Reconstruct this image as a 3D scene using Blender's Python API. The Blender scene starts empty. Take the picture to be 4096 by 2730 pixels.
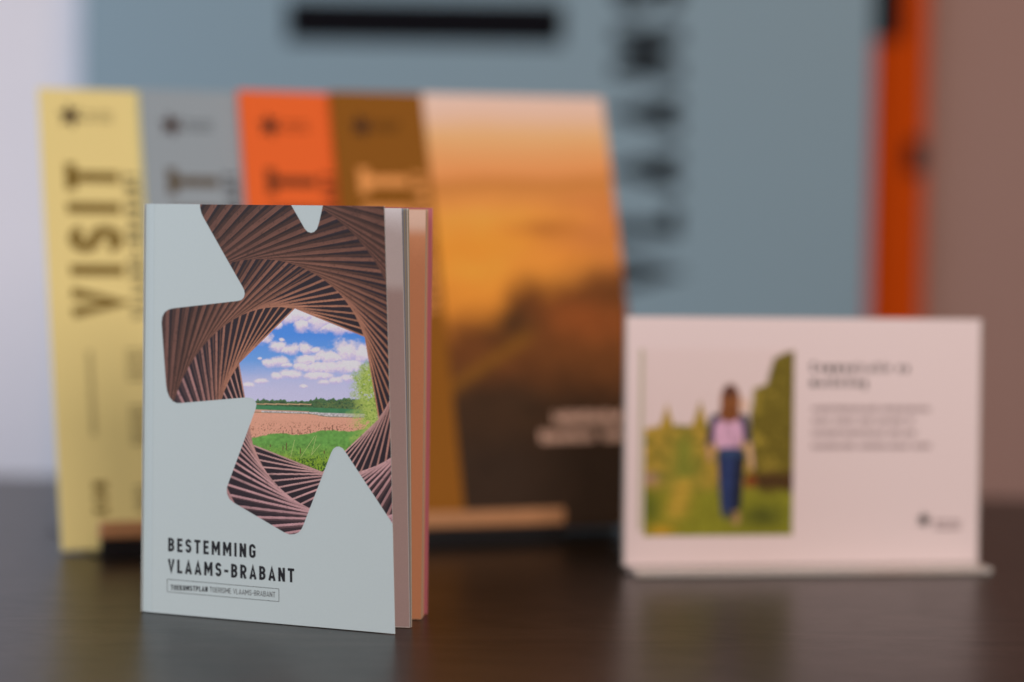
import bpy, math, random
import numpy as np
from mathutils import Matrix, Vector

S = bpy.context.scene
COL = S.collection
R = math.radians

# ------------------------------------------------------------------ camera
cam = bpy.data.cameras.new('camera')
cam.lens = 85.0
cam.sensor_width = 36.0
cam.clip_start = 0.05
cam.clip_end = 50.0
cam.dof.use_dof = True
cam.dof.focus_distance = 1.196
cam.dof.aperture_fstop = 2.1
cam.dof.aperture_blades = 9
camo = bpy.data.objects.new('camera', cam)
COL.objects.link(camo)
camo.matrix_world = (Matrix.Translation((0, 0, 0.200)) @ Matrix.Rotation(R(90 - 2.66), 4, 'X')
                     @ Matrix.Rotation(0.015, 4, 'Z'))
S.camera = camo

# ------------------------------------------------------------------ world (dim indoor bounce)
W = bpy.data.worlds.new('World')
S.world = W
W.use_nodes = True
bg = W.node_tree.nodes['Background']
bg.inputs['Color'].default_value = (0.86, 0.90, 1.0, 1)
bg.inputs['Strength'].default_value = 0.10

# ------------------------------------------------------------------ lamps
def area(name, loc, target, size, power, col, size_y=None):
    l = bpy.data.lights.new(name, 'AREA')
    l.energy = power
    l.color = col
    l.size = size
    if size_y:
        l.shape = 'RECTANGLE'
        l.size_y = size_y
    o = bpy.data.objects.new(name, l)
    COL.objects.link(o)
    o.location = loc
    d = Vector(target) - Vector(loc)
    o.rotation_euler = d.to_track_quat('-Z', 'Y').to_euler()
    return o

area('window_light', (-1.75, 0.05, 0.95), (-0.10, 1.35, 0.12), 1.2, 23.0, (0.85, 0.94, 1.0), 1.2)
area('front_fill', (0.60, -0.75, 0.95), (0.05, 1.35, 0.10), 0.7, 22.0, (1.0, 0.83, 0.76))  # added warm fill from the front right, brightens the inner pages and card
area('ceiling_lamp', (1.25, 0.55, 1.45), (0.10, 1.40, 0.10), 0.5, 11.0, (1.0, 0.66, 0.44))
area('back_wall_fill', (-1.50, 1.75, 0.30), (-0.60, 2.33, 0.02), 0.7, 7.0, (0.74, 0.74, 1.0))  # added lavender fill, aimed only at the lower left of the wall

# ------------------------------------------------------------------ exposure
S.view_settings.view_transform = 'Standard'
S.view_settings.look = 'None'
S.view_settings.exposure = 0.13
S.view_settings.gamma = 1.0
S.render.engine = 'CYCLES'
S.cycles.use_denoising = True
S.cycles.max_bounces = 8

# ------------------------------------------------------------------ colour helpers
def lin(c):
    c = np.asarray(c, float) / 255.0
    return np.where(c <= 0.04045, c / 12.92, ((c + 0.055) / 1.055) ** 2.4)

INK = {'cover': (0.76, 0.76, 0.76), 'rack': (0.76, 0.72, 0.66), 'sign': (0.74, 0.66, 0.62), 'back': (0.6, 0.6, 0.6)}
def ink(rgb, where='cover'):
    """printed colour (as seen under that spot's light) -> paper albedo"""
    return np.clip(lin(rgb) / np.array(INK[where]), 0.004, 0.86)

# ------------------------------------------------------------------ numpy noise
def _hash(ix, iy, seed):
    h = (ix.astype(np.int64) * 374761393 + iy.astype(np.int64) * 668265263 + seed * 974634721) & 0x7fffffff
    h = (h ^ (h >> 13)) * 1274126177 & 0x7fffffff
    return ((h ^ (h >> 16)) & 0xffff) / 65535.0
def vnoise(x, y, seed=0):
    ix, iy = np.floor(x), np.floor(y)
    fx, fy = x - ix, y - iy
    fx = fx * fx * (3 - 2 * fx); fy = fy * fy * (3 - 2 * fy)
    a = _hash(ix, iy, seed); b = _hash(ix + 1, iy, seed)
    c = _hash(ix, iy + 1, seed); d = _hash(ix + 1, iy + 1, seed)
    return (a * (1 - fx) + b * fx) * (1 - fy) + (c * (1 - fx) + d * fx) * fy
def fbm(x, y, seed=0, octv=4):
    s = 0; a = 0.5; t = 0
    for k in range(octv):
        s = s + a * vnoise(x * 2 ** k, y * 2 ** k, seed + k * 17); t += a; a *= 0.55
    return s / t
def sstep(a, b, x):
    t = np.clip((x - a) / (b - a), 0, 1)
    return t * t * (3 - 2 * t)
def mixc(c, col, m):
    return c * (1 - m[:, None]) + np.asarray(col) * m[:, None]

# ------------------------------------------------------------------ materials
def new_mat(name):
    m = bpy.data.materials.new(name)
    m.use_nodes = True
    nt = m.node_tree
    return m, nt, nt.nodes['Principled BSDF']

def paper(name, col, rough=0.5, spec=0.35, vary=0.03, bump=0.05, scale=900.0):
    m, nt, b = new_mat(name)
    tc = nt.nodes.new('ShaderNodeTexCoord')
    n = nt.nodes.new('ShaderNodeTexNoise')
    n.inputs['Scale'].default_value = scale
    n.inputs['Detail'].default_value = 3
    nt.links.new(tc.outputs['Object'], n.inputs['Vector'])
    mr = nt.nodes.new('ShaderNodeMapRange')
    mr.inputs['To Min'].default_value = 1 - vary
    mr.inputs['To Max'].default_value = 1 + vary
    nt.links.new(n.outputs['Fac'], mr.inputs['Value'])
    mx = nt.nodes.new('ShaderNodeVectorMath'); mx.operation = 'SCALE'
    mx.inputs[0].default_value = tuple(col)
    nt.links.new(mr.outputs['Result'], mx.inputs['Scale'])
    nt.links.new(mx.outputs['Vector'], b.inputs['Base Color'])
    b.inputs['Roughness'].default_value = rough
    b.inputs['Specular IOR Level'].default_value = spec
    bp = nt.nodes.new('ShaderNodeBump')
    bp.inputs['Strength'].default_value = bump
    bp.inputs['Distance'].default_value = 0.0002
    nt.links.new(n.outputs['Fac'], bp.inputs['Height'])
    nt.links.new(bp.outputs['Normal'], b.inputs['Normal'])
    return m

def printed(name, rough=0.42, spec=0.35):
    m, nt, b = new_mat(name)
    a = nt.nodes.new('ShaderNodeVertexColor'); a.layer_name = 'print'
    tc = nt.nodes.new('ShaderNodeTexCoord')
    n = nt.nodes.new('ShaderNodeTexNoise')
    n.inputs['Scale'].default_value = 1400
    nt.links.new(tc.outputs['Object'], n.inputs['Vector'])
    mr = nt.nodes.new('ShaderNodeMapRange')
    mr.inputs['To Min'].default_value = 0.93; mr.inputs['To Max'].default_value = 1.07
    nt.links.new(n.outputs['Fac'], mr.inputs['Value'])
    mx = nt.nodes.new('ShaderNodeVectorMath'); mx.operation = 'SCALE'
    nt.links.new(a.outputs['Color'], mx.inputs[0])
    nt.links.new(mr.outputs['Result'], mx.inputs['Scale'])
    nt.links.new(mx.outputs['Vector'], b.inputs['Base Color'])
    b.inputs['Roughness'].default_value = rough
    b.inputs['Specular IOR Level'].default_value = spec
    return m

# ------------------------------------------------------------------ object helpers
def link(name, me, mat, parent=None):
    o = bpy.data.objects.new(name, me)
    COL.objects.link(o)
    if mat: me.materials.append(mat)
    if parent: o.parent = parent
    return o
def thing(name, label, cat, group=None):
    o = bpy.data.objects.new(name, None)
    COL.objects.link(o)
    o.empty_display_size = 0.02
    o['label'] = label; o['category'] = cat
    if group: o['group'] = group
    return o
def mesh(name, verts, faces, mat, parent=None, smooth=False):
    me = bpy.data.meshes.new(name)
    me.from_pydata([tuple(map(float, v)) for v in verts], [], faces)
    me.update()
    if smooth:
        me.polygons.foreach_set('use_smooth', [True] * len(me.polygons))
    return link(name, me, mat, parent)
def box(name, x0, x1, y0, y1, z0, z1, mat, parent=None, bevel=0.0, mapf=None):
    v = [(x, y, z) for z in (z0, z1) for y in (y0, y1) for x in (x0, x1)]
    if mapf: v = [mapf(*p) for p in v]
    f = [(0, 2, 3, 1), (4, 5, 7, 6), (0, 1, 5, 4), (2, 6, 7, 3), (0, 4, 6, 2), (1, 3, 7, 5)]
    o = mesh(name, v, f, mat, parent)
    if bevel:
        md = o.modifiers.new('bevel', 'BEVEL'); md.width = bevel; md.segments = 3
    return o

def sheet(name, mapf, w, h, thick, mat, parent, nu=6, nv=24, u0=0.0, v0=0.0, w0=0.0, corner=0.0):
    """solid sheet over (u,v), front face at depth w0, back face w0-thick"""
    V = []; F = []
    for side in (0, 1):
        for j in range(nv + 1):
            for i in range(nu + 1):
                V.append(mapf(u0 + w * i / nu, v0 + h * j / nv, w0 - side * thick))
    n = (nu + 1) * (nv + 1)
    idx = lambda s, i, j: s * n + j * (nu + 1) + i
    for j in range(nv):
        for i in range(nu):
            F.append((idx(0, i, j), idx(0, i + 1, j), idx(0, i + 1, j + 1), idx(0, i, j + 1)))
            F.append((idx(1, i, j), idx(1, i, j + 1), idx(1, i + 1, j + 1), idx(1, i + 1, j)))
    for i in range(nu):
        F.append((idx(0, i, 0), idx(1, i, 0), idx(1, i + 1, 0), idx(0, i + 1, 0)))
        F.append((idx(0, i, nv), idx(0, i + 1, nv), idx(1, i + 1, nv), idx(1, i, nv)))
    for j in range(nv):
        F.append((idx(0, 0, j), idx(0, 0, j + 1), idx(1, 0, j + 1), idx(1, 0, j)))
        F.append((idx(0, nu, j), idx(1, nu, j), idx(1, nu, j + 1), idx(0, nu, j + 1)))
    return mesh(name, V, F, mat, parent)

def print_grid(name, mapf, u0, u1, v0, v1, step, paint, mat, parent, w):
    """flat print: fine sheet carrying ink colours; paint(U,V)->(rgb albedo, keep mask)"""
    nu = int(round((u1 - u0) / step)); nv = int(round((v1 - v0) / step))
    U, V = np.meshgrid(np.linspace(u0, u1, nu + 1), np.linspace(v0, v1, nv + 1))
    U = U.ravel(); V = V.ravel()
    colr, keep = paint(U, V)
    P = mapf(U, V, w)
    P = np.stack([np.broadcast_to(c, U.shape) for c in P], 1)
    ii, jj = np.meshgrid(np.arange(nu), np.arange(nv))
    a = (jj * (nu + 1) + ii).ravel()
    Q = np.stack([a, a + 1, a + nu + 2, a + nu + 1], 1)
    Q = Q[keep[Q].any(1)]
    used = np.zeros(len(U), bool); used[Q.ravel()] = True
    remap = np.cumsum(used) - 1
    Q = remap[Q]; P = P[used]; colr = colr[used]
    me = bpy.data.meshes.new(name)
    me.vertices.add(len(P)); me.vertices.foreach_set('co', P.astype(np.float32).ravel())
    me.loops.add(Q.size); me.loops.foreach_set('vertex_index', Q.astype(np.int32).ravel())
    me.polygons.add(len(Q)); me.polygons.foreach_set('loop_start', np.arange(0, Q.size, 4, dtype=np.int32))
    me.update(calc_edges=True)
    at = me.color_attributes.new('print', 'FLOAT_COLOR', 'POINT')
    at.data.foreach_set('color', np.concatenate([colr, np.ones((len(colr), 1))], 1).astype(np.float32).ravel())
    return link(name, me, mat, parent)

# ------------------------------------------------------------------ stroke lettering
def arc(cx, cy, rx, ry, a0, a1, n=10):
    return [(cx + rx * math.cos(R(a0 + (a1 - a0) * k / n)), cy + ry * math.sin(R(a0 + (a1 - a0) * k / n))) for k in range(n + 1)]

def glyph(c, t):
    h = t / 2; lo = h; hi = 1 - h
    W = {'B': .52, 'E': .45, 'S': .51, 'T': .52, 'M': .70, 'I': t, 'N': .55, 'G': .53, 'V': .55, 'L': .43, 'A': .57,
         'R': .53, '-': .34, 'K': .55, 'O': .53, 'P': .51, ' ': .22,
         'C': .53, 'o': .42, 'm': .66, 'u': .42, 'n': .42, 'i': t, 'c': .38, 'a': .42, 't': .30, 'e': .42, 'r': .30, 'k': .42, 'g': .42}
    w = W[c]; l = h; r = w - h
    x = .70; xh = x - h; m = .52
    def bowl(y0, y1, rr):
        b = min((y1 - y0) / 2, r - l)
        return [(l, y1), (rr - b, y1)] + arc(rr - b, (y0 + y1) / 2, b, (y1 - y0) / 2, 90, -90)[1:] + [(l, y0)]
    def ring(y0, y1, q=.17):
        q = min(q, (r - l) / 2, (y1 - y0) / 2)
        return arc(r - q, y1 - q, q, q, 0, 90, 6) + arc(l + q, y1 - q, q, q, 90, 180, 6) + arc(l + q, y0 + q, q, q, 180, 270, 6) + arc(r - q, y0 + q, q, q, 270, 360, 6)
    stem = [(l, 0), (l, 1)]
    q = min(.19, (r - l) / 2)
    if c == ' ': return w, []
    if c == 'I': return w, [stem]
    if c == '-': return w, [[(0, .44), (w, .44)]]
    if c == 'L': return w, [stem, [(l, lo), (w, lo)]]
    if c == 'T': return w, [[(0, hi), (w, hi)], [(w / 2, 0), (w / 2, 1 - t)]]
    if c == 'E': return w, [stem, [(l, lo), (w, lo)], [(l, m), (w - .04, m)], [(l, hi), (w, hi)]]
    if c == 'B': return w, [stem, bowl(m, hi, r - .015), bowl(lo, m, r)]
    if c == 'P': return w, [stem, bowl(.42, hi, r)]
    if c == 'R': return w, [stem, bowl(.44, hi, r), [(w * .5, .44), (r, 0)]]
    if c == 'K': return w, [stem, [(l, .40), (r, 1)], [(w * .42, .52), (r, 0)]]
    if c == 'V': return w, [[(h * .8, 1), (w / 2, h), (w - h * .8, 1)]]
    if c == 'A': return w, [[(h * .8, 0), (w / 2, 1 - h), (w - h * .8, 0)], [(w * .22, .26), (w * .78, .26)]]
    if c == 'M': return w, [stem, [(r, 0), (r, 1)], [(l, .97), (w / 2, .36), (r, .97)]]
    if c == 'N': return w, [stem, [(r, 0), (r, 1)], [(l, .97), (r, .03)]]
    if c == 'O': return w, [ring(lo, hi, .2) + ['closed']]
    if c == 'S':
        c1 = m + (hi - m) / 2; c2 = lo + (m - lo) / 2; rx = (r - l) / 2
        return w, [arc(w / 2, c1, rx, (hi - m) / 2, 12, 270, 16) + arc(w / 2, c2, rx, (m - lo) / 2, 90, -168, 16)[1:]]
    if c in 'GC':
        p = [(r, .70), (r, hi - q)] + arc(r - q, hi - q, q, q, 0, 90, 6)[1:] + arc(l + q, hi - q, q, q, 90, 180, 6) + arc(l + q, lo + q, q, q, 180, 270, 6) + arc(r - q, lo + q, q, q, 270, 360, 6)
        return w, [p + ([(r, .46), (w * .52, .46)] if c == 'G' else [(r, .30)])]
    if c == 'o': return w, [ring(lo, xh, .16) + ['closed']]
    if c == 'i': return w, [[(l, 0), (l, x)], [(l, .84), (l, 1)]]
    if c == 'n': return w, [[(l, 0), (l, x)], [(l, xh), (r - q, xh)] + arc(r - q, xh - q, q, q, 90, 0, 6)[1:] + [(r, 0)]]
    if c == 'm': return w, [[(l, 0), (l, x)], [(l, xh), (r - .1, xh)] + arc(r - .1, xh - .1, .1, .1, 90, 0, 6)[1:] + [(r, 0)], [(w / 2, 0), (w / 2, xh)]]
    if c == 'u': return w, [[(r, 0), (r, x)], [(r, lo), (l + q, lo)] + arc(l + q, lo + q, q, q, 270, 180, 6)[1:] + [(l, x)]]
    if c == 'c': return w, [[(r, xh - .06), (r - q * .4, xh), (l + q, xh)] + arc(l + q, xh - q, q, q, 90, 180, 6)[1:] + arc(l + q, lo + q, q, q, 180, 270, 6) + [(r - q * .4, lo), (r, lo + .06)]]
    if c == 'e': return w, [[(l, .36), (r, .36), (r, xh - q)] + arc(r - q, xh - q, q, q, 0, 90, 6)[1:] + arc(l + q, xh - q, q, q, 90, 180, 6) + arc(l + q, lo + q, q, q, 180, 270, 6) + [(r, lo)]]
    if c == 'a': return w, [[(r, 0), (r, xh - .12), (r - .12, xh), (l + .04, xh)], [(r, .40), (l + .1, .40), (l, .30), (l, .16), (l + .1, lo), (r, lo)]]
    if c == 'g': return w, [ring(lo, xh, .15) + ['closed'], [(r, x), (r, -.12), (r - .1, -.22), (l, -.22)]]
    if c == 't': return w, [[(w * .4, .9), (w * .4, .12), (w * .55, lo), (w, lo)], [(0, xh), (w, xh)]]
    if c == 'r': return w, [[(l, 0), (l, x)], [(l, xh - .06), (l + .1, xh), (w, xh)]]
    if c == 'k': return w, [stem, [(l, .26), (r, x)], [(w * .45, .42), (r, 0)]]
    raise KeyError(c)

def ribbon(pts, t):
    closed = pts[-1] == 'closed'
    if closed: pts = pts[:-1]
    P = [np.array(p, float) for p in pts]
    Q = [P[0]]
    for p in P[1:]:
        if np.linalg.norm(p - Q[-1]) > 1e-5: Q.append(p)
    P = Q
    if closed and np.linalg.norm(P[0] - P[-1]) < 1e-5: P = P[:-1]
    n = len(P); V = []; F = []
    for i in range(n):
        a = P[i - 1] if (i > 0 or closed) else None
        b = P[(i + 1) % n] if (i < n - 1 or closed) else None
        d1 = (P[i] - a) / np.linalg.norm(P[i] - a) if a is not None else None
        d2 = (b - P[i]) / np.linalg.norm(b - P[i]) if b is not None else None
        if d1 is None: d1 = d2
        if d2 is None: d2 = d1
        n1 = np.array([-d1[1], d1[0]]); n2 = np.array([-d2[1], d2[0]])
        mt = n1 + n2; mt /= max(np.linalg.norm(mt), 1e-6)
        k = t / 2 / max(mt @ n1, 0.45)
        V += [P[i] + mt * k, P[i] - mt * k]
    for i in range(n if closed else n - 1):
        j = (i + 1) % n
        F.append((2 * i, 2 * i + 1, 2 * j + 1, 2 * j))
    return V, F

def text_width(s, t, gap):
    return sum(glyph(c, t)[0] for c in s) + gap * (len(s) - 1)

def lettering(name, s, cap, mapf, u0, v0, w, mat, parent, t=.15, gap=.2, width=None, up=False, shear=0.0):
    """flat printed word: one sheet of ink per stroke; up=True reads bottom to top"""
    if width: gap = (width / cap - text_width(s, t, 0)) / (len(s) - 1)
    V = []; F = []; x = 0; lay = 0
    for c in s:
        gw, strokes = glyph(c, t)
        for si, st in enumerate(strokes):
            rv, rf = ribbon(st, t)
            b = len(V)
            for p in rv:
                gx, gy = (x + p[0]) * cap, p[1] * cap
                uu, vv = (u0 + cap - gy, v0 + gx) if up else (u0 + gx, v0 + gy + shear * gx)
                V.append(mapf(uu, vv, w + si * 0.000012))
            F += [tuple(k + b for k in f) for f in rf]
        x += gw + gap
    return mesh(name, V, F, mat, parent)

def bars(name, rects, mapf, w, mat, parent):
    V = []; F = []
    for (a, b, c, d) in rects:
        k = len(V)
        V += [mapf(a, c, w), mapf(b, c, w), mapf(b, d, w), mapf(a, d, w)]
        F.append((k, k + 1, k + 2, k + 3))
    return mesh(name, V, F, mat, parent)

def star_mark(name, cu, cv, rad, mapf, w, mat, parent, spikes=6):
    V = [mapf(cu, cv, w)]; F = []
    n = spikes * 2
    for k in range(n):
        rr = rad if k % 2 == 0 else rad * 0.42
        a = R(90 + 360 * k / n + 12)
        V.append(mapf(cu + rr * math.cos(a), cv + rr * math.sin(a), w))
    for k in range(n): F.append((0, 1 + k, 1 + (k + 1) % n))
    return mesh(name, V, F, mat, parent)

def words(rng, u0, u1, v, h, n):
    """word-shaped smudges of very small print"""
    out = []; x = u0
    while x < u1:
        L = rng.uniform(2.0, 6.5) * h
        k = x
        while k < min(x + L, u1):
            out.append((k, min(k + h * .48, u1), v, v + h * rng.uniform(.75, 1.0)))
            k += h * .62
        x += L + h * .7
    return out

# ================================================================== SETTING
# ---- table: dark stained wood, semi-matt lacquer
m, nt, b = new_mat('dark_table_wood')
tc = nt.nodes.new('ShaderNodeTexCoord')
mp = nt.nodes.new('ShaderNodeMapping'); mp.inputs['Scale'].default_value = (2.6, 9.0, 1.0)
nt.links.new(tc.outputs['Object'], mp.inputs['Vector'])
n1 = nt.nodes.new('ShaderNodeTexNoise'); n1.inputs['Scale'].default_value = 3.0
n1.inputs['Detail'].default_value = 8; n1.inputs['Distortion'].default_value = 2.2
nt.links.new(mp.outputs['Vector'], n1.inputs['Vector'])
n2 = nt.nodes.new('ShaderNodeTexNoise'); n2.inputs['Scale'].default_value = 9.0; n2.inputs['Detail'].default_value = 9
n2.inputs['Roughness'].default_value = 0.62; n2.inputs['Distortion'].default_value = 0.8
mp2 = nt.nodes.new('ShaderNodeMapping'); mp2.inputs['Scale'].default_value = (6.0, 8.0, 1.0); mp2.inputs['Rotation'].default_value = (0, 0, 0.05)
nt.links.new(tc.outputs['Object'], mp2.inputs['Vector'])
nt.links.new(mp2.outputs['Vector'], n2.inputs['Vector'])
cr = nt.nodes.new('ShaderNodeValToRGB')
cr.color_ramp.elements[0].position = 0.33; cr.color_ramp.elements[0].color = (0.0050, 0.0028, 0.0014, 1)
cr.color_ramp.elements[1].position = 0.72; cr.color_ramp.elements[1].color = (0.0165, 0.0092, 0.0046, 1)
nt.links.new(n1.outputs['Fac'], cr.inputs['Fac'])
sp = nt.nodes.new('ShaderNodeTexNoise'); sp.inputs['Scale'].default_value = 420.0; sp.inputs['Detail'].default_value = 2
nt.links.new(tc.outputs['Object'], sp.inputs['Vector'])
spr = nt.nodes.new('ShaderNodeMapRange'); spr.inputs['From Min'].default_value = 0.685; spr.inputs['From Max'].default_value = 0.76
spr.inputs['To Max'].default_value = 0.5
nt.links.new(sp.outputs['Fac'], spr.inputs['Value'])
dm = nt.nodes.new('ShaderNodeMix'); dm.data_type = 'RGBA'
dm.inputs['B'].default_value = (0.16, 0.13, 0.10, 1)
nt.links.new(spr.outputs['Result'], dm.inputs['Factor'])
nt.links.new(cr.outputs['Color'], dm.inputs['A'])
nt.links.new(dm.outputs['Result'], b.inputs['Base Color'])
mr = nt.nodes.new('ShaderNodeMapRange'); mr.inputs['From Min'].default_value = 0.3; mr.inputs['From Max'].default_value = 0.7; mr.inputs['To Min'].default_value = 0.32; mr.inputs['To Max'].default_value = 0.345
nt.links.new(n2.outputs['Fac'], mr.inputs['Value'])
nt.links.new(mr.outputs['Result'], b.inputs['Roughness'])
bp = nt.nodes.new('ShaderNodeBump'); bp.inputs['Strength'].default_value = 0.02; bp.inputs['Distance'].default_value = 0.0003
nt.links.new(n2.outputs['Fac'], bp.inputs['Height']); nt.links.new(bp.outputs['Normal'], b.inputs['Normal'])
smr = nt.nodes.new('ShaderNodeMapRange'); smr.inputs['From Min'].default_value = 0.3; smr.inputs['From Max'].default_value = 0.7
smr.inputs['To Min'].default_value = 0.23; smr.inputs['To Max'].default_value = 0.32
nt.links.new(n1.outputs['Fac'], smr.inputs['Value'])
nt.links.new(smr.outputs['Result'], b.inputs['Specular IOR Level'])
TABLE = m
tv = [(-0.95, 0.25), (0.95, 0.25), (0.95, 1.800), (-0.95, 1.940)]
tb = mesh('table_top', [(x, y, z) for z in (-0.030, 0.0) for x, y in tv],
          [(3, 2, 1, 0), (4, 5, 6, 7), (0, 1, 5, 4), (1, 2, 6, 5), (2, 3, 7, 6), (3, 0, 4, 7)], TABLE)
md = tb.modifiers.new('bevel', 'BEVEL'); md.width = 0.002; md.segments = 2
tb['kind'] = 'structure'

# ---- walls behind
WALL = paper('white_wall_paint', (0.74, 0.74, 0.77), rough=0.75, spec=0.2, vary=0.04, bump=0.1, scale=60)
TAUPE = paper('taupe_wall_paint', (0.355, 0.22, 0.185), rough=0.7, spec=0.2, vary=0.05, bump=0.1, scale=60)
o = box('wall', -1.6, 0.30, 2.335, 2.42, -0.75, 1.4, WALL); o['kind'] = 'structure'
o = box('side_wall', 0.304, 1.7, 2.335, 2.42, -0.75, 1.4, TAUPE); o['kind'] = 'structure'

# ================================================================== BANNER PANELS
INKD = paper('black_ink', (0.006, 0.006, 0.008), rough=0.85, spec=0.05, vary=0.05)
BLUE = paper('blue_banner_print', (0.235, 0.345, 0.405), rough=0.55, spec=0.25, vary=0.03, scale=200)
ORNG = paper('orange_banner_print', (0.56, 0.066, 0.002), rough=0.8, spec=0.06, vary=0.03, scale=200)
def wallmap(y):
    return lambda u, v, w: (u, y - w, v)
t = thing('banner_panel', 'large pale blue panel on the wall with huge black upright lettering', 'banner')
wm = wallmap(2.300)
box('panel', -0.4128, 0.3381, 2.300, 2.335, -0.45, 0.98, BLUE, t, bevel=0.002)
lettering('large_lettering', 'VISIT', 0.262, wm, -0.218, 0.172, 0.0006, INKD, t, t=.155, gap=.22, up=True)
lettering('small_lettering', 'VLAAMS-BRABANT', 0.066, wm, 0.091, 0.142, 0.0006, INKD, t, t=.215, gap=.24, up=True)
t = thing('banner_panel', 'narrow orange-red strip of a panel behind the right edge of the blue one', 'banner')
wm2 = wallmap(2.318)
box('panel', 0.3385, 0.392, 2.318, 2.335, -0.45, 0.98, ORNG, t, bevel=0.001)
bars('lettering', [(0.3387, 0.368, 0.385, 0.46)], wm2, 0.0006, INKD, t)
bars('small_mark', [(0.374, 0.390, 0.258, 0.290)], wm2, 0.0006, INKD, t)

# ================================================================== BROCHURE STAND + BROCHURES
YAW, LEAN = R(21.5), R(17.5)
P0 = np.array([-0.2688, 1.4487, 0.0022])
RK = 1.042
AU = np.array([math.cos(YAW), math.sin(YAW), 0])
AB = np.array([-math.sin(YAW), math.cos(YAW), 0])
AV = np.array([0, 0, math.cos(LEAN)]) + AB * math.sin(LEAN)
AN = np.cross(AU, AV)
def rackmap(du=0.0, dn=0.0, rot=0.0, dv=0.0):
    cs, sn = math.cos(rot), math.sin(rot)
    def f(u, v, w):
        uu = RK * (du + u * cs - v * sn); vv = RK * (dv + u * sn + v * cs)
        return tuple(P0[k] + AU[k] * uu + AV[k] * vv + AN[k] * (w + dn) for k in range(3))
    return f
COPPER = paper('copper_brown_wood', (0.52, 0.26, 0.12), rough=0.4, spec=0.4, vary=0.12, scale=120)
BLACK = paper('black_metal', (0.012, 0.012, 0.013), rough=0.35, spec=0.4, vary=0.05)
st = thing('brochure_stand', 'low brochure stand with copper brown front lip and black foot', 'stand')
def flatmap(u, d, z):   # along the stand, depth behind the brochure feet, height
    return tuple(P0[k] * (k < 2) + AU[k] * u + AB[k] * d for k in range(2)) + (z,)
box('lip', 0.0172, 0.318, -0.0245, -0.0185, 0.0112, 0.0216, COPPER, st, 0.0015, flatmap)
box('riser', 0.0185, 0.316, -0.0235, -0.0190, 0.0, 0.0110, BLACK, st, 0.0004, flatmap)
box('tray', 0.014, 0.392, -0.0187, 0.120, 0.0, 0.0018, BLACK, st, 0.0004, flatmap)
rm = rackmap(0, -0.0095)
box('backrest', 0.03, 0.355, 0.004, 0.20, -0.004, 0.0, BLACK, st, 0.001, rm)

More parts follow.
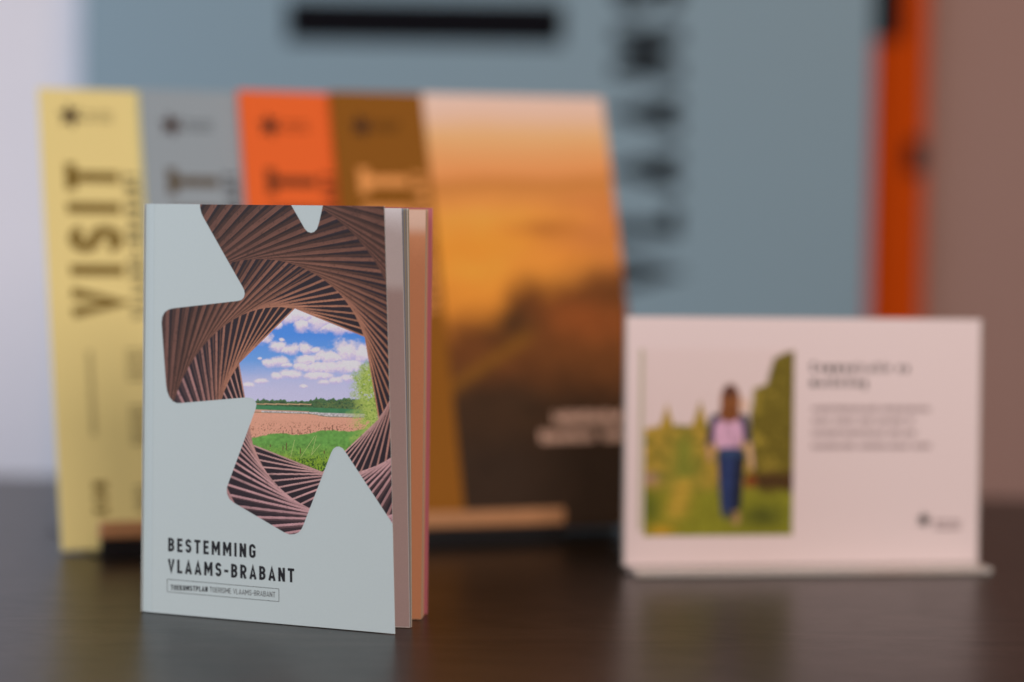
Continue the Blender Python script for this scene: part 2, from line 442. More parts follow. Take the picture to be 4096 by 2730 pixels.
BH = 0.284; SW = 0.0612; BT = 0.0035
specs = [
    ('yellow', 'yellow brochure at the left end of the stand with dark rotated lettering', (208, 190, 124), (104, 82, 26), 0.0, 0.0),
    ('grey', 'blue-grey brochure standing between the yellow and the orange one', (133, 143, 146), (82, 74, 60), 0.0612, R(0.0)),
    ('orange', 'bright orange brochure standing between the grey and the brown one', (214, 92, 36), (110, 50, 20), 0.1226, R(0.0)),
    ('brown', 'brown brochure with a sunset landscape photo at the right of the stand', (124, 76, 14), (214, 142, 76), 0.1838, R(0.6)),
]
PRINT = printed('photo_print', 0.6, 0.15)
rng = random.Random(4)
for i, (nm, lab, colr, tcol, du, rot) in enumerate(specs):
    t = thing('brochure', lab, 'brochure', 'brochures fanned out on the stand')
    mp_ = rackmap(du, i * 0.0042, rot, 0.0)
    BM = paper(nm + '_cover_print', ink(colr, 'rack'), rough=0.6, spec=0.15, vary=0.02)
    TM = paper(nm + '_lettering_ink', ink(tcol, 'rack'), rough=0.6, spec=0.15, vary=0.02)
    LM = paper(nm + '_logo_ink', ink((50, 30, 20), 'rack'), rough=0.6, spec=0.15, vary=0.02)
    FM = paper(nm + '_fine_ink', ink(np.array(colr) * 0.66, 'rack'), rough=0.6, spec=0.15, vary=0.02)
    SM = paper(nm + '_subtitle_ink', ink(np.array(colr) * 0.5, 'rack'), rough=0.6, spec=0.15, vary=0.02)
    bw = 0.1868
    sheet('cover', mp_, bw, BH, BT, BM, t, 4, 6)
    dv = 0.0 if i == 0 else -0.0055
    star_mark('logo_star', 0.0185, 0.2665 + dv, 0.0086, mp_, 0.0003, LM, t)
    lg = []
    for r_ in range(2): lg += words(rng, 0.027, 0.044, 0.2675 + dv - r_ * 0.004, 0.0024, 4)
    bars('logo_text', lg, mp_, 0.0003, FM, t)
    lettering('title_lettering', 'VISIT', 0.0325, mp_, 0.0135, 0.140 + (0 if i == 0 else -0.003), 0.0003, TM, t, t=.20, gap=.245, up=True)
    lettering('subtitle_lettering', 'VLAAMS-BRABANT', 0.0090, mp_, 0.0490, 0.139, 0.0003, SM if i < 3 else TM, t, t=.2, gap=.3, width=0.092, up=True)
    if i == 0:
        sm = []
        for (ua, ub, va, vb) in [(0.044, 0.0585, 0.101, 0.118), (0.044, 0.0585, 0.062, 0.084), (0.044, 0.0585, 0.022, 0.036)]:
            v = va
            while v < vb:
                sm += words(rng, ua, ub, v, 0.0026, 3); v += 0.0042
        fp = bars('fine_print', sm, mp_, 0.0003, FM, t); fp['kind'] = 'stuff'
        v_ = 0.068; lst = []
        while v_ < 0.118:
            lst.append((0.0205, 0.0235, v_, v_ + 0.0015)); v_ += 0.0026
        bars('edge_print', lst, mp_, 0.0003, FM, t)
        lettering('small_word', 'KON', 0.0085, mp_, 0.0195, 0.021, 0.0003, TM, t, t=.2, gap=.3, up=True)
    if i == 3:
        # sunset landscape photo
        def sunset(U, V):
            a = (U - SW) / (bw - SW); tt = 1 - V / BH
            n1_ = fbm(a * 3, tt * 14, 3) - .5; n2_ = fbm(a * 7, tt * 26, 9) - .5; n3_ = fbm(a * 26, tt * 50, 15) - .5
            ty = tt + n1_ * .018 + a * .012
            stops = [(0, (212, 186, 170)), (.05, (212, 178, 154)), (.10, (222, 166, 112)), (.15, (226, 150, 92)), (.19, (214, 140, 80)), (.215, (186, 120, 56)),
                     (.25, (204, 134, 64)), (.29, (222, 148, 60)), (.36, (212, 138, 46)), (.42, (218, 142, 50)), (.55, (196, 122, 40)), (1, (150, 90, 30))]
            cl_ = np.array([lin(q_[1]) for q_ in stops])
            c = np.stack([np.interp(ty, [q_[0] for q_ in stops], cl_[:, k]) for k in range(3)], 1)
            right = sstep(.35, 1.0, a + n1_ * .5) * sstep(.19, .27, tt)
            c = mixc(c, lin((186, 110, 58)), right * .75)
            c = mixc(c, lin((160, 92, 36)), np.exp(-((a - .60 + n1_ * .3) / .20) ** 2 - ((tt - .315 + n2_ * .02) / .016) ** 2) * .8)
            c = mixc(c, lin((216, 136, 52)), np.exp(-((a - .62) / .25) ** 2 - ((tt - .385 + n1_ * .02) / .022) ** 2) * .9)
            bnd = np.interp(a, [0, .18, .28, .36, .45, .6, .8, 1], [.535, .53, .505, .46, .435, .435, .405, .40])
            dark = sstep(-.045, .055, tt - bnd + n2_ * .06 + n1_ * .03)
            dc = np.tile(lin((98, 55, 20)), (len(a), 1))
            dc = mixc(dc, lin((134, 70, 26)), np.exp(-((a - .72 - (tt - .52) * 2.2) / .30) ** 2 - ((tt - .53) / .05) ** 2) * .9)
            dc = mixc(dc, lin((74, 45, 18)), np.exp(-((a - .36) / .18) ** 2 - ((tt - .53) / .05) ** 2))
            dc = mixc(dc, lin((54, 35, 19)), sstep(.57, .72, tt + n1_ * .08 - a * .03))
            dc = mixc(dc, lin((44, 30, 19)), sstep(.74, .86, tt))
            dl = (a * .26 + (tt - .68)) / 1.03
            dc = mixc(dc, lin((114, 73, 18)), np.exp(-(dl / .016) ** 2) * (1 - sstep(.40, .50, a)) * .9)
            dc = dc * (1 + n3_[:, None] * .5)
            c = c * (1 - dark[:, None]) + dc * dark[:, None]
            c = c * (1 + (n2_ * .22 + n3_ * .10)[:, None] * sstep(.17, .3, tt)[:, None])
            c = np.clip(c / np.array(INK['rack']), .004, .86)
            return c, np.ones(len(U), bool)
        print_grid('cover_photo', mp_, SW, bw, 0.0, BH, 0.0012, sunset, PRINT, t, 0.0003)
        WM = paper('white_print_ink', ink((205, 165, 140), 'rack'), rough=0.6, spec=0.15)
        tl = []
        for (ua, ub, v) in [(0.127, 0.176, 0.0660), (0.1165, 0.153, 0.0545), (0.159, 0.177, 0.0545)]:
            k = ua
            while k < ub - .001:
                g = rng.uniform(.0018, .0032); tl.append((k, min(k + g, ub), v, v + .0072 - rng.choice((0, 0, .0015)))); k += g + .0008
        bars('caption_lettering', tl, mp_, 0.0005, WM, t)

# ================================================================== SIGN HOLDER
SX, SY, SYAW, SLEAN = 0.0681, 1.4062, 0.1792, R(1.6)
SU = np.array([math.cos(SYAW), math.sin(SYAW), 0]); SB = np.array([-math.sin(SYAW), math.cos(SYAW), 0])
SV = np.array([0, 0, math.cos(SLEAN)]) + SB * math.sin(SLEAN); SN = np.cross(SU, SV)
SO = np.array([SX, SY, 0.0042])
def signmap(u, v, w): return tuple(SO[k] + SU[k] * u + SV[k] * v + SN[k] * w for k in range(3))
def signflat(u, d, z): return (SX + SU[0] * u + SB[0] * d, SY + SU[1] * u + SB[1] * d, z)
CW, CH = 0.2165, 0.1455
m, nt, b = new_mat('clear_acrylic')
b.inputs['Base Color'].default_value = (0.93, 0.90, 0.86, 1)
b.inputs['Roughness'].default_value = 0.12
b.inputs['Transmission Weight'].default_value = 0.55
b.inputs['IOR'].default_value = 1.49
ACRYL = m
t = thing('sign_holder', 'white printed card in a clear acrylic table stand at the right', 'sign')
sheet('holder_panel', signmap, CW + 0.003, CH + 0.0009, 0.0025, ACRYL, t, 1, 1, u0=-0.0015, v0=-0.0005, w0=-0.0008)
box('holder_foot', 0.001, CW + 0.0015, -0.022, 0.002, 0.0003, 0.0036, ACRYL, t, 0.0008, signflat)
CARD = paper('white_card', ink((210, 187, 184), 'sign'), rough=0.4, spec=0.35, vary=0.015)
cd = sheet('card', signmap, CW, CH, 0.0006, CARD, t, 1, 1)
def spx(x, y):   # card layout: photo-space corner frame -> card uv
    return ((x - 2507) / 1415.0 * CW, (2258 - y) / 985.0 * CH)
def sign_photo(U, V):
    X = (2507 + U / CW * 1415.0 - 2500) * 1.845; Y = (2258 - V / CH * 985.0 - 1350) * 1.845
    cp = [(150, 110, (208, 184, 178)), (600, 110, (206, 182, 180)), (1000, 110, (202, 172, 172)), (150, 560, (205, 180, 170)), (420, 560, (206, 182, 176))]
    n = fbm(X / 60, Y / 60, 5); n2 = fbm(X / 18, Y / 18, 8)
    c = np.tile(lin((207, 184, 180)), (len(X), 1))
    px = lambda a: lin(a)
    jag = (n - .5) * 60
    # far hedge rows
    hedge = sstep(-14, 14, Y + jag - 655)
    for (cx, wd, tp) in [(303, 46, 490), (545, 44, 470), (130, 30, 640)]:
        hedge = np.maximum(hedge, sstep(-12, 12, Y + jag * .4 - tp - np.abs(X - cx) * 3.2) * (np.abs(X - cx) < wd * 1.3))
    c = mixc(c, px((168, 134, 50)), hedge)
    c = mixc(c, px((112, 104, 34)), hedge * sstep(.48, .60, n) * .8)
    c = mixc(c, px((84, 80, 26)), hedge * sstep(.56, .66, n2) * .5)
    # avenue of green grass between
    c = mixc(c, px((118, 118, 40)), hedge * np.exp(-((X - 430) / (60 + np.clip(Y - 700, 0, 900) * .22)) ** 2) * sstep(640, 800, Y))
    # right hand tall hedge
    edge = np.interp(Y, [105, 150, 260, 345, 380, 600, 1000, 1100], [1160, 1098, 1052, 1030, 935, 912, 925, 960]) + jag * .7
    tall = sstep(-16, 16, X - edge) * sstep(105, 135, Y + np.abs(X - 1160) * .25 + jag * .4)
    c = mixc(c, px((112, 96, 30)), tall)
    c = mixc(c, px((150, 128, 46)), tall * sstep(.5, .62, n) * (1 - sstep(1080, 1180, X)))
    c = mixc(c, px((66, 56, 16)), tall * sstep(.5, .6, n2) * .7)
    c = mixc(c, px((70, 46, 22)), tall * sstep(960, 1040, Y + jag))
    # ground
    gr = sstep(1080, 1180, Y + jag)
    c = mixc(c, px((124, 120, 32)), gr)
    c = mixc(c, px((172, 138, 50)), np.exp(-((X - 400 + (Y - 1200) * .25) / 80) ** 2) * sstep(1000, 1080, Y) * (1 - sstep(1260, 1400, Y)))
    c = mixc(c, px((160, 118, 110)), np.exp(-((X - 180) / 60) ** 2 - ((Y - 1040) / 45) ** 2) * .8)
    c = mixc(c, px((72, 82, 24)), np.exp(-((X - 190) / 60) ** 2 - ((Y - 1250) / 130) ** 2) * .8)
    c = mixc(c, px((66, 70, 22)), np.exp(-((X - 1010) / 170) ** 2 - ((Y - 1320) / 90) ** 2) * .9)
    c = mixc(c, px((176, 132, 36)), np.exp(-((X - 270) / 90) ** 2 - ((Y - 1420) / 40) ** 2))
    c = c * (1 + (n2 - .5)[:, None] * .8 * np.maximum(hedge, tall)[:, None])
    fold = fbm(X / 26, Y / 60, 12) - .5
    # walking figure seen from behind
    def blob(cx, cy, rx, ry, col, a=1.0, p=2):
        d = (np.abs((X - cx) / rx) ** p + np.abs((Y - cy) / ry) ** p)
        return mixc(c, px(col) * (1 + .9 * fold[:, None]), a * (1 - sstep(.7, 1.2, d)))
    def limb(x0, y0, x1, y1, r0, r1, col):
        dx, dy = x1 - x0, y1 - y0
        k = np.clip(((X - x0) * dx + (Y - y0) * dy) / (dx * dx + dy * dy), 0, 1)
        d = np.hypot(X - x0 - k * dx, Y - y0 - k * dy) - (r0 + (r1 - r0) * k)
        return mixc(c, px(col) * (1 + .9 * fold[:, None] - .35 * sstep(-14, 0, d)[:, None]), 1 - sstep(-6, 8, d))
    c = limb(655, 600, 610, 790, 34, 24, (38, 40, 70)); c = limb(612, 800, 625, 900, 18, 14, (190, 140, 110))
    c = limb(860, 600, 905, 780, 34, 24, (36, 40, 68)); c = limb(905, 790, 930, 960, 18, 16, (205, 160, 130))
    c = blob(920, 1060, 45, 50, (120, 60, 26))
    c = blob(755, 720, 108, 125, (196, 150, 172), p=3)
    c = limb(820, 880, 812, 1240, 56, 40, (26, 30, 46)); c = limb(742, 880, 750, 1290, 66, 44, (38, 50, 88))
    c = blob(775, 850, 100, 36, (46, 62, 92), p=3)
    c = blob(815, 1330, 34, 56, (150, 116, 74)); c = blob(760, 1310, 44, 30, (70, 70, 60))
    c = blob(765, 470, 74, 130, (122, 72, 38)); c = blob(760, 400, 52, 46, (86, 52, 42)); c = blob(760, 560, 80, 70, (116, 66, 34))
    c = blob(865, 500, 30, 60, (206, 160, 128), .7)
    return np.clip(c / np.array(INK['sign']), .004, .86), np.ones(len(U), bool)
a_ = spx(2578, 2142); b_ = spx(3168, 1398)
print_grid('card_photo', signmap, a_[0], b_[0], a_[1], b_[1], 0.0006, sign_photo, PRINT, t, 0.0002)
TXT = paper('grey_card_ink', ink((62, 56, 54), 'sign'), rough=0.5, spec=0.3)
TXL = paper('light_grey_card_ink', ink((140, 118, 116), 'sign'), rough=0.5, spec=0.3)
u_, v_ = spx(3235, 1487); lettering('heading', 'Communicatie en', 0.0058, signmap, u_, v_, 0.0002, TXT, t, t=.22, gap=.13, width=0.0605)
u_, v_ = spx(3235, 1546); lettering('heading', 'marketing', 0.0058, signmap, u_, v_, 0.0002, TXT, t, t=.22, gap=.13, width=0.0345)
sm = []
for (y, x1) in [(1645, 3720), (1693, 3655), (1743, 3665), (1795, 3735)]:
    ua, va = spx(3242, y); ub, _ = spx(x1, y)
    sm += words(rng, ua, ub, va, 0.0031, 5)
bars('body_text', sm, signmap, 0.0002, TXL, t)
u_, v_ = spx(3702, 2085); star_mark('logo_star', u_, v_, 0.0055, signmap, 0.0002, TXT, t)
u_, v_ = spx(3745, 2125); bars('logo_text', words(rng, u_, u_ + 0.0165, v_, 0.0024, 3) + words(rng, u_, u_ + 0.0165, v_ + 0.0036, 0.0024, 3), signmap, 0.0002, TXL, t)
GREEN = paper('green_reflection_paint', ink((172, 160, 136), 'sign'), rough=0.5, spec=0.3)  # faint reflection painted as a greenish strip along the card's left edge
a_ = spx(2556, 2120); b_ = spx(2572, 1400); bars('card_edge_reflection', [(a_[0], b_[0], a_[1], b_[1])], signmap, 0.00015, GREEN, t)

# ================================================================== BOOKLET
A0 = np.array([-0.1883, 1.2362]); PH = 0.2095
bk = thing('booklet', 'standing pale grey-green booklet with star-shaped wood photo, slightly fanned open', 'booklet')
def leafmap(off, wid, ab, at, bulge=0.0, hinge=0.0):
    ab, at = R(ab), R(at)
    def f(u, v, w):
        a = ab + (at - ab) * v / PH
        c, s = np.cos(a), np.sin(a)
        ww = w + bulge * np.sin(np.clip(u / wid, 0, 1) * math.pi)
        ww = ww - hinge * np.clip(1 - u / (wid / 25), 0, 1)
        return (A0[0] + c * u + s * ww, A0[1] + off + s * u - c * ww, v + 0.0004 + 0 * u)
    return f
GREY = lin((176, 186, 187)) / np.array(INK['cover'])
COVER = paper('grey_cover_stock', GREY, rough=0.5, spec=0.3, vary=0.02, bump=0.08)
CWD = 0.1448
cm = leafmap(0.0, CWD, -23.25, -29.6, 0.0, 0.0007)
cov = sheet('front_cover', cm, CWD, PH, 0.00035, COVER, bk, 25, 40)
# hinge crease near the spine
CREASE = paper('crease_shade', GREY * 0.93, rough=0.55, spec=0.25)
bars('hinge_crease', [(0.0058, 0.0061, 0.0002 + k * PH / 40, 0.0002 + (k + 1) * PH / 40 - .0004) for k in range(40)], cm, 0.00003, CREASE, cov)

# layout: picture px <-> cover uv (plane homography from the four cover corners)
def homography(src, dst):
    Am = []; bv = []
    for (x, y), (X, Y) in zip(src, dst):
        Am += [[x, y, 1, 0, 0, 0, -X * x, -X * y], [0, 0, 0, x, y, 1, -Y * x, -Y * y]]; bv += [X, Y]
    return np.append(np.linalg.solve(np.array(Am), np.array(bv)), 1).reshape(3, 3)
UV4 = [(0, PH), (CWD, PH), (CWD, 0), (0, 0)]
PX4 = [(573, 815), (1537, 825), (1580, 2540), (568, 2450)]
HM = homography(UV4, PX4); HI = np.linalg.inv(HM)
def to_px(U, V):
    d = HM[2, 0] * U + HM[2, 1] * V + 1
    return (HM[0, 0] * U + HM[0, 1] * V + HM[0, 2]) / d, (HM[1, 0] * U + HM[1, 1] * V + HM[1, 2]) / d
def to_uv(x, y):
    q = HI @ np.array([x, y, 1.0]); return q[0] / q[2], q[1] / q[2]
c1 = lambda x, y: (550 + x / 1.96, 780 + y / 1.96)
c2 = lambda x, y: (550 + x / 1.96, 1500 + y / 1.96)
STAR = [c1(*p) for p in [(484, 40), (484, 100), (495, 140), (510, 170), (818, 686), (833, 715), (838, 745), (830, 772), (812, 790), (785, 798),
        (275, 856), (235, 866), (205, 886), (186, 920), (180, 965)]] + \
       [c2(*p) for p in [(218, 40), (226, 85), (243, 130), (272, 165), (305, 179), (335, 178), (845, 131), (885, 133), (914, 148), (931, 180), (925, 215),
        (708, 815), (698, 850), (700, 895), (718, 936), (750, 965), (1150, 1205), (1188, 1220), (1228, 1218), (1262, 1203), (1284, 1176), (1296, 1150),
        (1515, 562), (1532, 531), (1556, 513), (1580, 512), (1606, 525), (1626, 552), (2012, 1150), (2100, 1150), (2100, -1600)]] + \
       [c1(*p) for p in [(2100, 20), (1470, 20), (1424, 210), (1408, 255), (1386, 278), (1362, 285), (1336, 278), (1312, 255), (1170, 20)]]
def poly_sd(X, Y, poly):
    """signed distance to polygon (negative inside)"""
    d = np.full(X.shape, 1e9); ins = np.zeros(X.shape, bool); n = len(poly)
    for i in range(n):
        x0, y0 = poly[i]; x1, y1 = poly[(i + 1) % n]
        ex, ey = x1 - x0, y1 - y0
        k = np.clip(((X - x0) * ex + (Y - y0) * ey) / (ex * ex + ey * ey), 0, 1)
        d = np.minimum(d, np.hypot(X - x0 - k * ex, Y - y0 - k * ey))
        cr_ = ((y0 <= Y) != (y1 <= Y))
        if abs(ey) > 1e-9:
            ins ^= cr_ & (X < x0 + (Y - y0) / ey * ex)
    return np.where(ins, -d, d)

def landscape(x, y):
    """countryside seen through the wooden ring; x,y in layout px"""
    X = (x - 950) * 2.178; Y = (y - 1180) * 2.178
    n = fbm(X / 90, Y / 70, 31, 5); n2 = fbm(X / 22, Y / 22, 41, 3); n3 = fbm(X / 9, Y / 9, 51, 2)
    sky = [(0, (70, 128, 212)), (300, (74, 132, 214)), (520, (104, 150, 220)), (700, (168, 176, 224)), (860, (192, 190, 226))]
    ys = [s[0] for s in sky]; cl = np.array([lin(s[1]) for s in sky])
    c = np.stack([np.interp(Y, ys, cl[:, k]) for k in range(3)], 1)
    clouds = [(560, 130, 190, 75), (430, 150, 70, 60), (560, 210, 70, 55), (720, 180, 150, 80), (850, 230, 170, 55), (980, 240, 90, 40),
              (230, 325, 75, 62), (330, 215, 55, 35), (345, 400, 85, 48), (450, 425, 85, 48), (600, 420, 58, 46), (665, 432, 45, 26),
              (265, 545, 50, 34), (370, 525, 80, 44), (420, 560, 50, 22), (590, 520, 85, 46), (560, 570, 60, 40), (800, 490, 130, 62), (960, 440, 130, 85), (1090, 460, 90, 80),
              (900, 570, 260, 62), (700, 585, 150, 50), (345, 655, 50, 30), (460, 640, 110, 36), (700, 650, 120, 40), (860, 690, 60, 30),
              (200, 700, 50, 22), (90, 735, 50, 22), (190, 505, 18, 12), (380, 345, 28, 18), (740, 705, 50, 26), (960, 670, 55, 36), (580, 745, 30, 18)]
    dmin = np.full(X.shape, 9.0); shade = np.zeros(X.shape)
    for (cx, cy, rx, ry) in clouds:
        dd = np.sqrt(((X - cx) / rx) ** 2 + ((Y - cy) / ry) ** 2)
        shade = np.where(dd < dmin, (Y - cy) / ry, shade); dmin = np.minimum(dmin, dd)
    cmask = 1 - sstep(.52, 1.28, dmin * .88 + (n - .5) * 1.15 + (n2 - .5) * .30)
    haze = sstep(560, 800, Y + (n - .5) * 120) * .75
    c = mixc(c, lin((186, 182, 222)), haze)
    ccol = mixc(np.tile(lin((224, 208, 236)), (len(X), 1)), lin((186, 176, 218)), sstep(-.1, .9, shade + (n2 - .5)))
    c = c * (1 - cmask[:, None]) + ccol * cmask[:, None]
    def band(mask, col, vary=.25, nn=n2):
        nonlocal c
        cc = lin(col)[None, :] * (1 + (nn - .5)[:, None] * 2 * vary)
        c = c * (1 - mask[:, None]) + cc * mask[:, None]
    # distant treeline
    top = 868 - sstep(500, 900, X) * 20 - (n2 - .5) * 34 - (fbm(X / 55, Y * 0, 61) - .5) * 40
    band(sstep(-4, 4, Y - top), (74, 104, 66), .6)
    band(sstep(-4, 4, Y - top - 18) * sstep(.5, .58, n2), (48, 72, 48), .3)
    band(sstep(-4, 4, Y - top - 22) * sstep(640, 760, X) * sstep(.42, .5, n3) * .6, (104, 118, 66), .4)
    band((np.abs(Y - 898) < 5) * (X < 640) * 1.0, (176, 146, 110), .2)
    band(sstep(-3, 3, Y - 908 - (X - 160) * .035), (62, 118, 78), .2)
    band(sstep(-3, 3, Y - 946 - (X - 160) * .03) * (X < 620), (196, 148, 128), .15)
    y1 = 956 + (X - 220) * .022 + (X > 700) * 3
    thick = 16 + sstep(600, 800, X) * 16
    soil = sstep(-3, 3, Y - y1 - thick - 3)
    band(sstep(-2, 2, Y - y1 - thick + 3) * (1 - soil), (112, 100, 60), .4, n3)
    band(sstep(-3, 3, Y - y1) * (1 - sstep(-3, 3, Y - y1 - thick + 2)) * (X > 205), (176, 170, 170), .60, n3)
    band(soil, (208, 150, 126), .10, n3)
    band(soil * sstep(.60, .72, n3) * sstep(1010, 1100, Y), (150, 100, 80), .1)
    mead = 1182 - (X - 130) * .075 + (n2 - .5) * 16 + 12 * np.sin(X / 70)
    g = sstep(-4, 4, Y - mead)
    band(g, (98, 148, 68), .34)
    band(g * sstep(1220, 1400, Y), (122, 154, 58), .40)
    band(g * sstep(.55, .7, n3) * sstep(1180, 1300, Y) * .6, (62, 108, 44), .3)
    bush = g * sstep(-20, 20, Y - 1370 + (n2 - .5) * 120 - np.abs(X - 560) * .05)
    band(bush, (120, 150, 44), .3)
    band(bush * sstep(.50, .56, n3), (48, 78, 26), .3)
    band(g * sstep(1330, 1420, Y) * (1 - sstep(420, 500, X)) * sstep(.45, .55, n3), (196, 178, 84), .2)
    # fence posts and dry stalks
    def line(x0, y0, x1, y1_, r_, col):
        nonlocal c
        ex, ey = x1 - x0, y1_ - y0
        k = np.clip(((X - x0) * ex + (Y - y0) * ey) / (ex * ex + ey * ey), 0, 1)
        d = np.hypot(X - x0 - k * ex, Y - y0 - k * ey)
        c = mixc(c, lin(col), 1 - sstep(r_ - 1.5, r_ + 2.5, d))
    for p in [(395, 1130, 395, 1158), (472, 1115, 472, 1158), (525, 1125, 525, 1156), (627, 1118, 634, 1146), (757, 1098, 762, 1130), (826, 1080, 826, 1128), (860, 1092, 866, 1120)]:
        line(*p, 3.0, (112, 72, 62))
    for p in [(283, 1254, 283, 1272), (395, 1268, 393, 1296), (425, 1240, 424, 1296), (545, 1286, 545, 1328), (752, 1304, 754, 1326)]:
        line(*p, 4.0, (92, 74, 44))
    for p in [(495, 1210, 460, 1362), (668, 1178, 548, 1362), (684, 1172, 642, 1340), (718, 1246, 640, 1342)]:
        line(*p, 1.2, (176, 188, 116))
    # leafy branch at the right
    tr = np.maximum(sstep(930, 1130, X - (Y - 900) * .06 + (n - .5) * 240) * sstep(470, 640, Y + (X - 1120) * .6 + (n - .5) * 150), 0) * (1 - sstep(1150, 1270, Y))
    tm = tr * sstep(.40, .52, n2 * .6 + n3 * .4 + tr * .15)
    band(tm, (168, 184, 92), .35, n3)
    band(tm * sstep(.52, .62, n3), (122, 146, 62), .3, n2)
    return c

def cover_photo(U, V):
    x, y = to_px(U, V)
    sd = poly_sd(x, y, STAR)
    keep = sd < 4
    c = np.zeros((len(U), 3)) + GREY * np.array(INK['cover'])
    I = np.where(keep)[0]
    x, y = x[I], y[I]
    # coordinates around the ring centre (layout crop units)
    X = (x - 550) * 1.96; Y = (y - 780) * 1.96
    cx, cy, sy = 1340.0, 1490.0, 1.12
    qx, qy = X - cx, -(Y - cy) / sy
    rad = np.hypot(qx, qy); ang = np.degrees(np.arctan2(qy, qx))
    d0, gr, de, ph = 500.0, 1.037, 4.9, 60 - 19.3 + 30
    def hexd(rot):
        a = np.mod(ang - rot + 30, 60) - 30
        return rad * np.cos(np.radians(a)), np.floor((ang - rot + 30) / 60), rad * np.sin(np.radians(a))
    h0, _, _ = hexd(ph)
    base = lin((38, 27, 34))
    gx = fbm(X / 7, Y / 60, 71); gn = fbm(X / 40, Y / 40, 77)
    col = np.tile(base, (len(x), 1)) * (0.75 + 0.5 * gn)[:, None]
    for k2 in range(0, 68):
        k = k2 / 2.0; half = k2 % 2 == 1
        if half and k < 9: continue
        d = d0 * gr ** k; rot = ph + de * k
        h, sid, along = hexd(rot)
        low = sstep(-.3, .9, -np.sin(np.radians(rot + 60 * sid)))
        wd = (d * (0.0150 + 0.0005 * k * (1 - .85 * low)) + 3) * (.55 if half else 1.0)
        rr = (h - d) / wd
        cov_ = (1 - low if half else 1.0) * np.clip((h - d) / 2.2 + .5, 0, 1) * np.clip((d + wd - h) / 2.2 + .5, 0, 1)
        if not cov_.any(): continue
        nn = np.radians(rot + 60 * sid)
        low = sstep(-.3, .9, -np.sin(nn))           # lower beams: paler, mauve
        up = np.array(lin((166, 113, 88))); lw = np.array(lin((184, 143, 138)))
        cc = up * (1 - low)[:, None] + lw * low[:, None]
        cc = cc * (.42 if half else 1.0)
        far = min(k / 19.0, 1.0)
        cc = cc * (1 - .66 * far * (1 - .9 * low))[:, None] * np.array([1.0, 1 - .05 * far, 1 + .10 * far])
        g = fbm(along / 70 + k * 3.1 + sid * 7.7, h / 3.5, 90 + k2, 3)
        knot = fbm(along / 16 + k, h / 12, 130 + k2, 2)
        cc = cc * (0.62 + 0.68 * g)[:, None] * (0.86 + .3 * _hash(sid + 20, sid * 0 + k2, 5))[:, None] * (1 - .35 * sstep(.70, .80, knot))[:, None]
        cc = cc * (1.06 - .22 * np.clip(rr, 0, 1))[:, None]
        # contact shade printed in the picture between neighbouring beams
        side_ = np.clip((h - d - wd) / 2.2 + .5, 0, 1) * np.clip((d + wd * 1.75 - h) / 3 + .5, 0, 1) * sstep(10, 20, k) * .7
        col = col * (1 - side_[:, None]) + cc * .42 * side_[:, None]
        shd = np.clip((h - d - wd) / 2 + .5, 0, 1) * np.clip((d + wd * 1.25 - h) / 6 + .5, 0, 1) * .35
        col = col * (1 - shd[:, None]) + base * shd[:, None]
        col = col * (1 - cov_[:, None]) + cc * cov_[:, None]
    land = landscape(x, y)
    op = np.clip((d0 - h0) / 2.2 + .5, 0, 1)
    col = col * (1 - op[:, None]) + land * op[:, None]
    m_ = np.clip(.5 - sd[I] / 1.6, 0, 1)
    c[I] = c[I] * (1 - m_[:, None]) + col * m_[:, None]
    return np.clip(c / np.array(INK['cover']), .004, .86), keep
print_grid('cover_photo', cm, 0.0, CWD, 0.038, PH, 0.00027, cover_photo, printed('cover_photo_print', 0.45, 0.3), cov, 0.00004)

BI = paper('title_ink', (0.014, 0.013, 0.017), rough=0.5, spec=0.3)
def place(px0, px1, s, cap, nm, t, mat):
    (ua, va), (ub, vb) = to_uv(*px0), to_uv(*px1)
    return lettering(nm, s, cap, cm, ua, va, 0.00006, mat, cov, t=t, width=ub - ua, shear=(vb - va) / (ub - ua))
place((672, 2196.5), (1022, 2223), 'BESTEMMING', 0.00705, 'title_lettering', .192, BI)
place((671.5, 2285), (1177, 2324), 'VLAAMS-BRABANT', 0.00705, 'title_lettering', .192, BI)
place((683, 2358.5), (830.5, 2365.5), 'TOEKOMSTPLAN', 0.00270, 'subtitle_lettering', .19, BI)
BI2 = paper('thin_ink', (0.07, 0.07, 0.075), rough=0.5, spec=0.3)
place((838.5, 2366), (1101, 2387), 'TOERISME VLAAMS-BRABANT', 0.00270, 'subtitle_lettering', .105, BI2)
# thin outlined box round the subtitle
q = [to_uv(*p) for p in [(667.5, 2312), (1116, 2350), (1116.5, 2406), (668.6, 2367)]]
lw = 0.00024; V = []; F = []
cxm = sum(p[0] for p in q) / 4; cym = sum(p[1] for p in q) / 4
for (uu, vv) in q:
    V.append(cm(uu, vv, 0.00006))
for (uu, vv) in q:
    V.append(cm(uu + (lw if uu < cxm else -lw), vv + (lw if vv < cym else -lw), 0.00006))
for k in range(4):
    F.append((k, (k + 1) % 4, 4 + (k + 1) % 4, 4 + k))
mesh('subtitle_box', V, F, BI, cov)

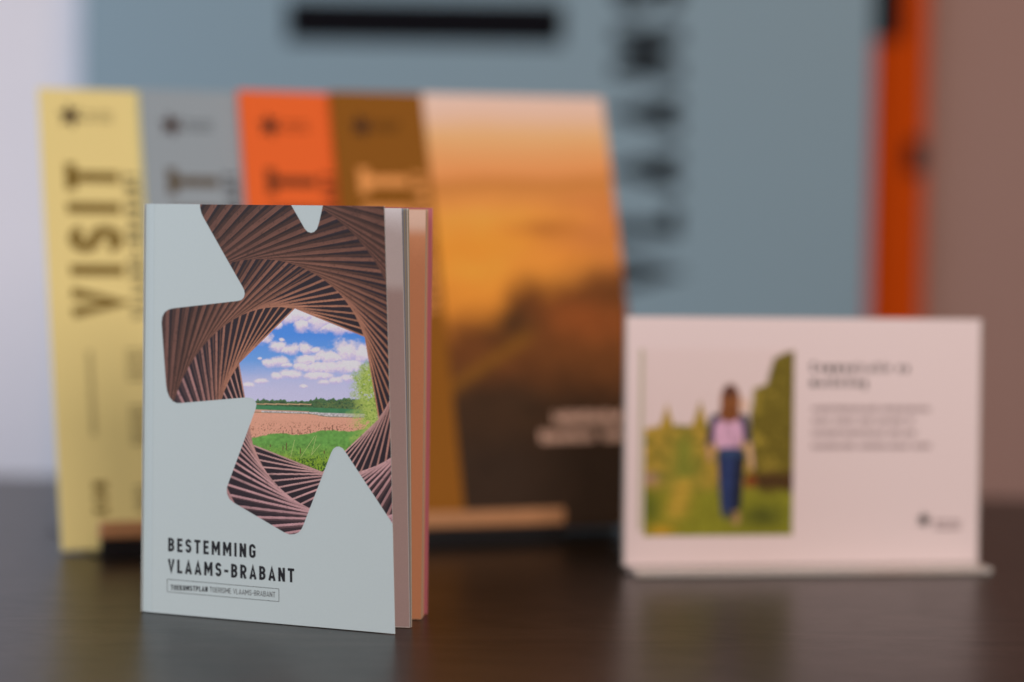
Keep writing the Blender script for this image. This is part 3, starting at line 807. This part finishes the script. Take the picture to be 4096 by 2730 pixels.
# ---- inside leaves
def page_print_light(lo_c, hi_c, split, soft=0.01):  # page ink plus a painted lit band at the top, ending in a soft shadow edge
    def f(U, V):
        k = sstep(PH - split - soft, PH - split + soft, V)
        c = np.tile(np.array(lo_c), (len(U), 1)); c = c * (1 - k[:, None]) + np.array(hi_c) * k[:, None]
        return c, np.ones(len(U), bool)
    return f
WHITE = paper('white_page_stock', (0.70, 0.68, 0.66), rough=0.55, spec=0.25)
GRYP = paper('grey_page_stock', (0.30, 0.31, 0.36), rough=0.55, spec=0.25)
OLIV = paper('dull_page_stock', (0.40, 0.36, 0.26), rough=0.55, spec=0.25)
lm = leafmap(0.0010, 0.1448, -15.6, -22.9, 0.0065)
lf = sheet('page', lm, 0.1448, PH - .0008, 0.00012, WHITE, bk, 16, 24)
PG = printed('page_print_light', 0.55, 0.25)
print_grid('page_print_light', lm, 0.09, 0.1446, 0.0004, PH - .0012, 0.0015,
           page_print_light((0.50, 0.38, 0.37), (0.68, 0.61, 0.62), 0.040, 0.004), PG, lf, 0.00005)
for k, (mt_, ab, at, wd_) in enumerate([(GRYP, -15.3, -22.1, .1449), (OLIV, -15.2, -21.6, .1450), (GRYP, -15.15, -21.2, .1451), (OLIV, -15.1, -20.8, .1452), (WHITE, -15.05, -20.4, .1453), (OLIV, -15.0, -19.9, .1454)]):
    sheet('page', leafmap(0.0013 + k * .0002, wd_, ab, at, 0.004), wd_, PH - .0008, 0.00014, mt_, bk, 16, 12)
SALM = paper('salmon_page_stock', (0.60, 0.33, 0.20), rough=0.5, spec=0.25)
om = leafmap(0.0040, 0.1450, -6.2, -7.2, 0.003)
of = sheet('page', om, 0.1450, PH - .0008, 0.0008, SALM, bk, 16, 12)
print_grid('page_print_light', om, 0.09, 0.1449, 0.0004, PH - .0012, 0.0015,
           page_print_light((0.60, 0.265, 0.135), (0.70, 0.48, 0.38), 0.012, 0.004), PG, of, 0.00005)
for k in range(5):
    sheet('page', leafmap(0.0050 + k * .0003, .1452, -5.2 + k * .6, -6.4 + k * .5, 0.003), .1452, PH - .0008, 0.00014, OLIV if k == 0 else SALM, bk, 12, 8)
PINK = paper('pink_cover_stock', (0.47, 0.135, 0.165), rough=0.45, spec=0.3)
sheet('back_cover', leafmap(0.0074, 0.1468, -0.9, -1.6, 0.002), 0.1468, PH, 0.00035, PINK, bk, 8, 8)
# spine joining both covers
sheet('spine', lambda u, v, w: (A0[0] - 0.0002 + w, A0[1] + u + 0.0001, v + 0.0004), 0.0076, PH, 0.00035, COVER, bk, 1, 8)
